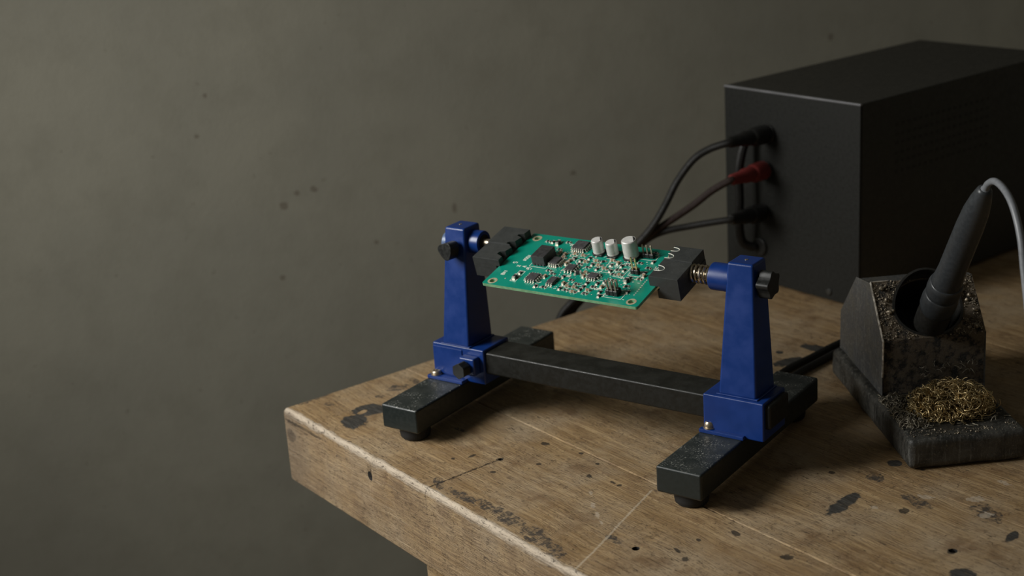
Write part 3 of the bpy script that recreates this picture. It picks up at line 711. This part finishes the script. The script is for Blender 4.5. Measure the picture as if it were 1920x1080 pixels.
for (x0, x1, v0, v1) in ((102.6, 111., -24.6, -18.4), (104.6, 110., -7.4, -3.4), (57.6, 66.0, -10.9, .9), (55.6, 58.4, -23.4, -15.2), (91.8, 97.2, -7.6, 1.4), (98.6, 103., -9.6, 1.2), (102.2, 110.6, 5.6, 9.6)):
    stroke(x0, v0, x1, v0); stroke(x0, v1, x1, v1); stroke(x0, v0, x0, v1); stroke(x1, v0, x1, v1)
for k in range(16):
    a = 2 * pi * k / 16; stroke(78.6 + 2.2 * cos(a), -2.0 + 2.2 * sin(a), 78.6 + 2.2 * cos(a + .39), -2.0 + 2.2 * sin(a + .39))
for k in range(120):
    x, v = rp.uniform(68, 112), rp.uniform(-25.5, 4); stroke(x, v, x + rp.choice((1.1, 0, .8)), v + rp.choice((0, 1., .6)), .34)
p_ = part('silkscreen_print', bm, PRINT, brd, smooth=False); p_['kind'] = 'stuff'

# ------------------------------------------------------------------ the power supply
PW, PD, PH = 94.9, 172.7, 111.06
psu = thing('power_supply', 'dark grey bench power supply box with test leads plugged into its front panel', 'power supply', (17.45, 282.47, 0), (0, 0, .0092))
bm = new(); box(bm, 0, PW, 1.2, PD, 2.4, PH, .9, 2); part('case', bm, CASE, psu)
bm = new(); box(bm, .2, PW - .2, 0, 1.6, 2.4, PH - .2, .25, 2); fp = part('front_panel', bm, PANEL, psu)
bm = new(); box(bm, .0, PW + .1, -.35, 1.5, PH - 1.1, PH + .15, .35, 3); part('panel_edge_strip', bm, TRIM, fp)
for x in (8, PW - 8):
    for y in (9, PD - 9):
        bm = new(); lathe(bm, [(4.2, .02), (4.6, .6), (4.6, 2.6)], 20, Matrix.Translation((x, y, 0))); part('rubber_foot', bm, RUBBER, psu)
sock = [(32.4, 88.0), (30.4, 67.5), (28.2, 43.0), (25.6, 22.5)]
for (x, z) in sock:
    bm = new(); lathe(bm, [(5.2, 0), (5.2, 1.2), (4.6, 1.7), (3.0, 1.7)], 24, axis_mtx((x, .1, z), (0, -1, 0))); part('socket', bm, PLUGB, psu)
for (x, z) in ((75, 6.9), (6, 7.2)):
    bm = new(); lathe(bm, [(2.0, 0), (2.0, .5), (1.5, 1.0), (.6, 1.1)], 18, axis_mtx((x, .05, z), (0, -1, 0))); part('panel_screw', bm, CASE, psu)
bm = new()
for r_ in range(6):
    for c_ in range(17):
        y = 28 + c_ * 4.9; z = 69.5 + r_ * 5.0 + .35 * (r_ % 2)
        box(bm, PW - .3, PW + .05, y, y + 2.6, z, z + 1.7)
v_ = part('vent_holes', bm, SLOT, psu, smooth=False); v_['kind'] = 'stuff'  # dark plates stand in for the shaded holes

# ------------------------------------------------------------------ test leads
def test_lead(name, label, plug_at, path, body, cable, r=1.55, plug_l=27., boot=True, grp=None):
    x, z = plug_at
    # plug base in bench coordinates
    a = .0092; P0 = Vector((17.45 + x * cos(a) + 1.6 * sin(a), 282.47 + x * sin(a) - 1.75 * cos(a), z))
    tip = Vector(path[0])
    d = (tip - P0).normalized(); L = (tip - P0).length
    root = thing(name, label, 'test lead', P0, group=grp)
    bm = new(); M = axis_mtx((0, 0, 0), d)
    lathe(bm, [(4.6, 0), (5.2, .8), (5.3, 5.0), (5.1, 10.0), (4.5, 11.6), (3.9, 12.2)], 24, M); pb = part('plug', bm, body, root)
    bm = new(); lathe(bm, [(4.2, 12.0), (4.1, L * .58), (3.3, L * .68), (3.0, L * .95), (2.2, L)], 20, M); part('strain_relief', bm, body, pb)
    pts = [Vector(p) - P0 for p in [P0 + d * (L - 3)] + list(path)]
    bm = new(); tube(bm, smooth_path(pts, 8), r, 10); part('cable', bm, cable, root)
    return root
end = lambda dx, dy: [(-7.0 + dx, 184 + dy, 2.2), (-10.5 + dx, 179 + dy, -6.), (-12 + dx, 176 + dy, -24.), (-13 + dx, 172 + dy, -70.), (-14 + dx, 170 + dy, -150.)]
test_lead('test_lead', 'black test lead in the topmost socket of the power supply', sock[0],
    [(49.7, 252.0, 88.5), (41.8, 246.0, 85.1), (35.6, 240.0, 79.5), (29.1, 234.0, 67.9), (26.6, 228.0, 56.9), (24.2, 222.0, 47.3), (19.6, 216.0, 38.2), (8.2, 204.0, 22.6), (-2.6, 192.0, 9.)] + end(0, 0), PLUGB, CABLE, 2.05)
test_lead('test_lead', 'test lead with red plug in the second socket of the power supply', sock[1],
    [(53.2, 250.0, 69.1), (45.1, 244.0, 63.2), (36.8, 238.0, 55.0), (28.3, 230.0, 47.2), (21.8, 222.0, 40.9), (17.3, 216.0, 35.3), (8.1, 208.0, 22.0), (-2.7, 196.4, 9.)] + end(-.2, 4.4), PLUGR, CABLER, 1.95)
test_lead('test_lead', 'black test lead in the third socket down, below the red plug', sock[2],
    [(52.6, 250.0, 47.2), (43.5, 243.0, 45.3), (34.3, 236.0, 43.1), (25.9, 228.0, 40.9), (19.5, 222.0, 37.3), (13.1, 216.0, 30.2), (5.8, 212, 20.0), (-2.5, 200.8, 9.)] + end(-.2, 8.8), PLUGB, CABLE, 1.9)
# short jumper hanging against the panel from the top plug to the lowest socket
bm = new(); tube(bm, smooth_path([(42, 279.5, 86), (39.5, 275, 82), (38.5, 271.5, 68), (39.0, 271, 52), (38.0, 271.5, 36), (38.2, 274, 26), (41.5, 279.6, 22.5)], 8), 2.5, 10)
o = part('jumper_cable', bm, CABLE); tag(o, 'short black cable hanging down the panel behind the test lead plugs', 'cable')

# ------------------------------------------------------------------ two cables lying on the bench
for i, (dx, dy, lab) in enumerate(((0, 0, 'upper of two black cables running on the bench behind the iron stand'), (7.0, -1.5, 'lower of two black cables running on the bench beside the iron stand'))):
    pts = [(156 + dx * .8, 158 + dy, 1.75), (147 + dx, 180 + dy, 1.75), (142.5 + dx, 197 + dy, 1.75), (140.8 + dx * .9, 213.6 + dy, 1.75), (138.0 + dx * .9, 236.7 + dy, 1.75), (139 + dx, 256 + dy, 1.75), (160 + dx, 270 + dy * 3, 1.75), (190 + dx, 275 + dy * 3, 1.75)]
    bm = new(); tube(bm, smooth_path(pts, 8), 1.72, 10); o = part('power_cable', bm, CABLE); tag(o, lab, 'cable')

# ------------------------------------------------------------------ the soldering iron stand
SR = .9992; SO = (249.2, 149.9, 0)
std = thing('soldering_iron_stand', 'grimy black soldering iron stand with sloped cup holder and low tray', 'iron stand', SO, (0, 0, SR))
SM = Matrix.Translation(Vector(SO)) @ Matrix.Rotation(SR, 4, 'Z')
BH, BD, BWD = 13.6, 107.5, 49.0
def warp(bm, amt, f, seed):
    for v in bm.verts: v.co += Vector([noise.noise(v.co * f + Vector((seed + 17 * k, 3, 9))) for k in range(3)]) * amt
bm = new(); box(bm, 0, BWD, 0, BD, .2, BH, 0)
bmesh.ops.bevel(bm, geom=[e for e in bm.edges], offset=2.6, segments=5, affect='EDGES', profile=.5)
bmesh.ops.subdivide_edges(bm, edges=[e for e in bm.edges if e.calc_length() > 8], cuts=14, use_grid_fill=True)
warp(bm, .35, .12, 3); part('base_tray', bm, STAND, std, angle=60)
# body with elliptical cup hole in its sloped face
a0, a1 = 3.8, 49.0
prof = [(46.4, BH - .5), (46.4, 38.4), (64.4, 59.0), (83.0, 55.2), (105.6, 31.8), (106.3, BH - .5)]      # (b, z)
bm = new()
L = [bm.verts.new((a0, b, z)) for b, z in prof]; Rr = [bm.verts.new((a1, b, z)) for b, z in prof]
bm.faces.new(L).material_index = 1; bm.faces.new(Rr[::-1]).material_index = 1
n = len(prof)
for k in range(n):
    if k != 1:
        f = bm.faces.new((L[k], L[(k + 1) % n], Rr[(k + 1) % n], Rr[k]))
        f.material_index = 1 if k > 1 else 2
sl = Vector((0, 64.4 - 46.4, 59.0 - 38.4)); SL = sl.length; su = sl.normalized(); sn = Vector((0, -su.z, su.y))   # up the slope, outward normal
so = Vector(((a0 + a1) / 2, 46.4, 38.4)) + su * (SL * .5)
hw, hh = (a1 - a0) / 2, SL / 2; ea, eb = 15.4, 13.2
angs = sorted(set([2 * pi * k / 64 for k in range(64)] + [math.atan2(sy * hh, sx * hw) % (2 * pi) for sx in (-1, 1) for sy in (-1, 1)]))
def rectpt(a):
    c, s_ = cos(a), sin(a); t = min(hw / abs(c) if abs(c) > 1e-9 else 1e9, hh / abs(s_) if abs(s_) > 1e-9 else 1e9); return c * t, s_ * t
out, mid_, inn = [], [], []
for a in angs:
    x, y = rectpt(a); d = math.atan2(y / eb, x / ea); ex, ey = ea * cos(d), eb * sin(d)
    out.append(bm.verts.new(so + Vector((x, 0, 0)) + su * y)); inn.append(bm.verts.new(so + Vector((ex, 0, 0)) + su * ey))
for k in range(len(angs)):
    k2 = (k + 1) % len(angs); bm.faces.new((out[k], out[k2], inn[k2], inn[k])).material_index = 2
bmesh.ops.remove_doubles(bm, verts=bm.verts, dist=.01)
es = [e for e in bm.edges if len(e.link_faces) == 2 and e.calc_face_angle(0) > .25]
bmesh.ops.bevel(bm, geom=es, offset=.7, segments=2, affect='EDGES', profile=.5)
body = part('body', bm, [STAND, STANDSIDE, CRUST], std, angle=40)
# cup: open tube set in the hole, its rear rim standing proud of the slope
bm = new(); N = 56; rings = []
for (k_, sc_, dep) in ((0, 1.0, -1.5), (0, 1.0, 0), (0, .93, .0), (1, .90, -14), (1, .86, -30)):
    rg = []
    for k in range(N):
        a = 2 * pi * k / N; up_ = max(0, sin(a)) ** 1.2 * 5.6 if dep == 0 else 0
        p = so + Vector((ea * sc_ * cos(a), 0, 0)) + su * (eb * sc_ * sin(a) + up_ * .55) + sn * (.25 + up_ + dep); rg.append(bm.verts.new(p))
    rings.append(rg)
for a, b in zip(rings, rings[1:]):
    for k in range(N): bm.faces.new((a[k], a[(k + 1) % N], b[(k + 1) % N], b[k]))
bm.faces.new(rings[-1])
part('cup', bm, CUP, std, angle=50)
# front apron rim: thin bright worn side flange of the sheet metal body
bm = new()
tube(bm, [Vector((a0 + .25, b, z)) for b, z in ((46.6, 22), (46.2, 30), (46.1, 38.3), (52, 45.0), (58, 51.9), (64.2, 59.2))], .45, 6)
tube(bm, [Vector((a, 64.5, 59.25)) for a in (a0 + .3, 8, 12)], .35, 6)
part('worn_edge', bm, plain('bare_edge_metal', (.52, .48, .42), .36, .5, var=.45), body)
# lumps of spilled solder and flux around the cup
bm = new(); rc = random.Random(11)
def crumb(p, r):
    q = bmesh.ops.create_icosphere(bm, subdivisions=1, radius=r)['verts']
    rot = Matrix.Rotation(rc.uniform(0, 6), 3, Vector((rc.random(), rc.random(), rc.random() + .1)).normalized())
    for v in q: v.co = rot @ Vector((v.co.x * rc.uniform(.6, 1.5), v.co.y * rc.uniform(.6, 1.3), v.co.z * rc.uniform(.5, 1.))) + p
def onslope(x, y, h=0): return so + Vector((x, 0, 0)) + su * y + sn * h
for k in range(2600):
    x, y = rc.uniform(-hw + .6, hw - .6), rc.uniform(-hh, hh)
    if (x / (ea + .6)) ** 2 + (y / (eb + .6)) ** 2 < 1: continue
    if noise.noise(Vector((x * .2, y * .2, 4))) < -.22 and rc.random() < .8: continue
    crumb(onslope(x, y, rc.uniform(0, .25)), rc.choice((.10, .13, .16, .2, .24, .3, .45)))
for x, y, r in ((-18.5, 10.5, 1.3), (-16.5, 11.3, .9), (-17.2, 5.0, 1.2), (-18.2, 3.2, .8), (-17.0, -.6, 1.5), (-15.6, -.2, 1.0), (18, 9, .9), (19, 4, 1.2), (17.5, 2, .9), (20, -3, 1.1), (19, -10, 1.4), (16, -11, .9)):
    crumb(onslope(x, y, .4), r)
o = part('solder_crumbs', bm, CRUMB, body, angle=80); o['kind'] = 'stuff'
bm = new()
for k in range(260):
    x, y = rc.uniform(2, BWD - 2), rc.uniform(1.5, 46)
    if rc.random() < .55: y = rc.uniform(1., 8)
    crumb(Vector((x, y, BH + .12 - (.9 if y < 2 else 0))), rc.choice((.14, .2, .2, .3, .42)))
o = part('solder_specks', bm, CRUMB, std, angle=80); o['kind'] = 'stuff'

# ------------------------------------------------------------------ brass wool on the tray
def curls(bm, count, sampler, r0, turn, nseg, rad, rg):
    for k in range(count):
        p = sampler(); d = Vector((rg.gauss(0, 1), rg.gauss(0, 1), rg.gauss(0, .7))).normalized()
        ax = Vector((rg.gauss(0, 1), rg.gauss(0, 1), rg.gauss(0, 1))).normalized()
        R_ = rg.uniform(*r0); u = ax.orthogonal().normalized(); v = ax.cross(u); t0 = rg.uniform(0, 6); tot = rg.uniform(*turn)
        drift = rg.uniform(.3, 1.6)
        pts = []
        for s_ in range(nseg + 1):
            a = t0 + tot * s_ / nseg
            q = p + (u * cos(a) + v * sin(a)) * R_ + ax * drift * (s_ / nseg - .5) * 2
            q.z = max(q.z, BH + .35); pts.append(q)
        tube(bm, pts, rad * rg.uniform(.8, 1.3), 4, cap=False)
rg = random.Random(23)
WC = Vector((25.6, 24.0, BH)); WR = Vector((18.6, 13.6, 12.6))
def shell():
    while True:
        d = Vector((rg.gauss(0, 1), rg.gauss(0, 1), abs(rg.gauss(0, .9)))).normalized(); r = rg.uniform(.62, .97)
        sq = 1 + .10 * noise.noise(d * 2.5 + Vector((4, 4, 4)))
        p = WC + Vector((d.x * WR.x, d.y * WR.y, (d.z ** .8) * WR.z)) * r * sq
        if p.z > BH + .3: return p
bm = new(); curls(bm, 1250, shell, (.9, 2.8), (1.6, 5.2), 11, .215, rg)
wool = part('brass_wool', bm, BRASS, None, SM, angle=180); tag(wool, 'tangled clump of golden brass wool on the iron stand tray', 'brass wool', None, 'stuff')
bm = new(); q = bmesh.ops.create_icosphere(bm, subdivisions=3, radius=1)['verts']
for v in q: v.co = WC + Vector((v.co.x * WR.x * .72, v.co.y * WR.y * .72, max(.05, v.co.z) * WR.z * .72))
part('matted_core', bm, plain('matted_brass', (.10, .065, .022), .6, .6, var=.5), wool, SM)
def loose():
    a = rg.uniform(1.5, 11); return Vector((a, rg.uniform(9, 42), BH + .3 + rg.random() * 1.2))
bm = new(); curls(bm, 200, loose, (.8, 2.6), (1.5, 4.5), 10, .22, rg)
def loose2(): return Vector((rg.uniform(20, 46), rg.uniform(45.2, 46.1), BH + rg.uniform(7, 13)))
curls(bm, 26, loose2, (.3, 1.0), (1.5, 4.5), 8, .14, rg)
def loose3(): return Vector((rg.uniform(6, 46), rg.uniform(8, 42), BH + .4))
curls(bm, 90, loose3, (.8, 2.6), (1.5, 4.5), 10, .2, rg)
part('tarnished_strands', bm, DULL, wool, SM, angle=180)['kind'] = 'stuff'

# ------------------------------------------------------------------ the soldering iron in the cup
def SP(b, z, a=26.5): return SM @ Vector((a, b, z))
A_, B_ = Vector((26.5, 50.5, 45.0)), Vector((26.5, -1.2, 115.8))
ax = (B_ - A_).normalized(); IL = (B_ - A_).length
base_w = SM @ A_
iron = thing('soldering_iron', 'black soldering iron leaning in the stand cup with grey cord from its top', 'soldering iron', base_w)
IM = Matrix.Translation(-base_w) @ SM @ axis_mtx(A_, ax)
bm = new(); lathe(bm, [(6.2, 27), (6.1, 30), (5.7, 36), (5.6, 50), (5.5, 64), (5.1, 74), (4.2, 81), (3.0, IL - 1.2), (2.0, IL - .2), (1.2, IL)], 32, IM); g = part('grip', bm, HANDLE, iron, angle=60)
bm = new(); lathe(bm, [(6.4, 19.2), (7.0, 20), (7.25, 22.0), (7.2, 25.2), (6.8, 26.8), (6.1, 27.6)], 32, IM); part('grip_flange', bm, HANDLE, g, angle=60)
bm = new(); lathe(bm, [(6.6, 8.0), (7.0, 9.2), (7.5, 11.0), (7.55, 15.5), (7.1, 18.6), (6.3, 19.6)], 32, IM); part('collar', bm, HANDLE, iron, angle=60)
bm = new(); lathe(bm, [(7.0, -3.5), (7.1, 4), (6.9, 8.4)], 32, IM); part('sleeve', bm, CUP, iron, angle=60)
bm = new(); lathe(bm, [(.6, -34), (2.2, -26), (3.2, -18), (3.2, -3.6)], 20, IM); part('barrel', bm, STEEL, iron)
pts = [SP(-.6, 115), SP(-3.5, 118.2), SP(-9.5, 120.7), SP(-17, 120.2), SP(-24.5, 117.2), SP(-30.5, 111.8), SP(-35.2, 104.5), SP(-38.5, 95), SP(-44, 80), SP(-54, 50), SP(-66, 20), SP(-80, 4), SP(-98, 1.6), SP(-118, 1.5)]
bm = new(); tube(bm, [p - base_w for p in smooth_path(pts, 8)], lambda t: 1.35 if t > .02 else 1.9, 12); part('cord', bm, WIRE, iron)
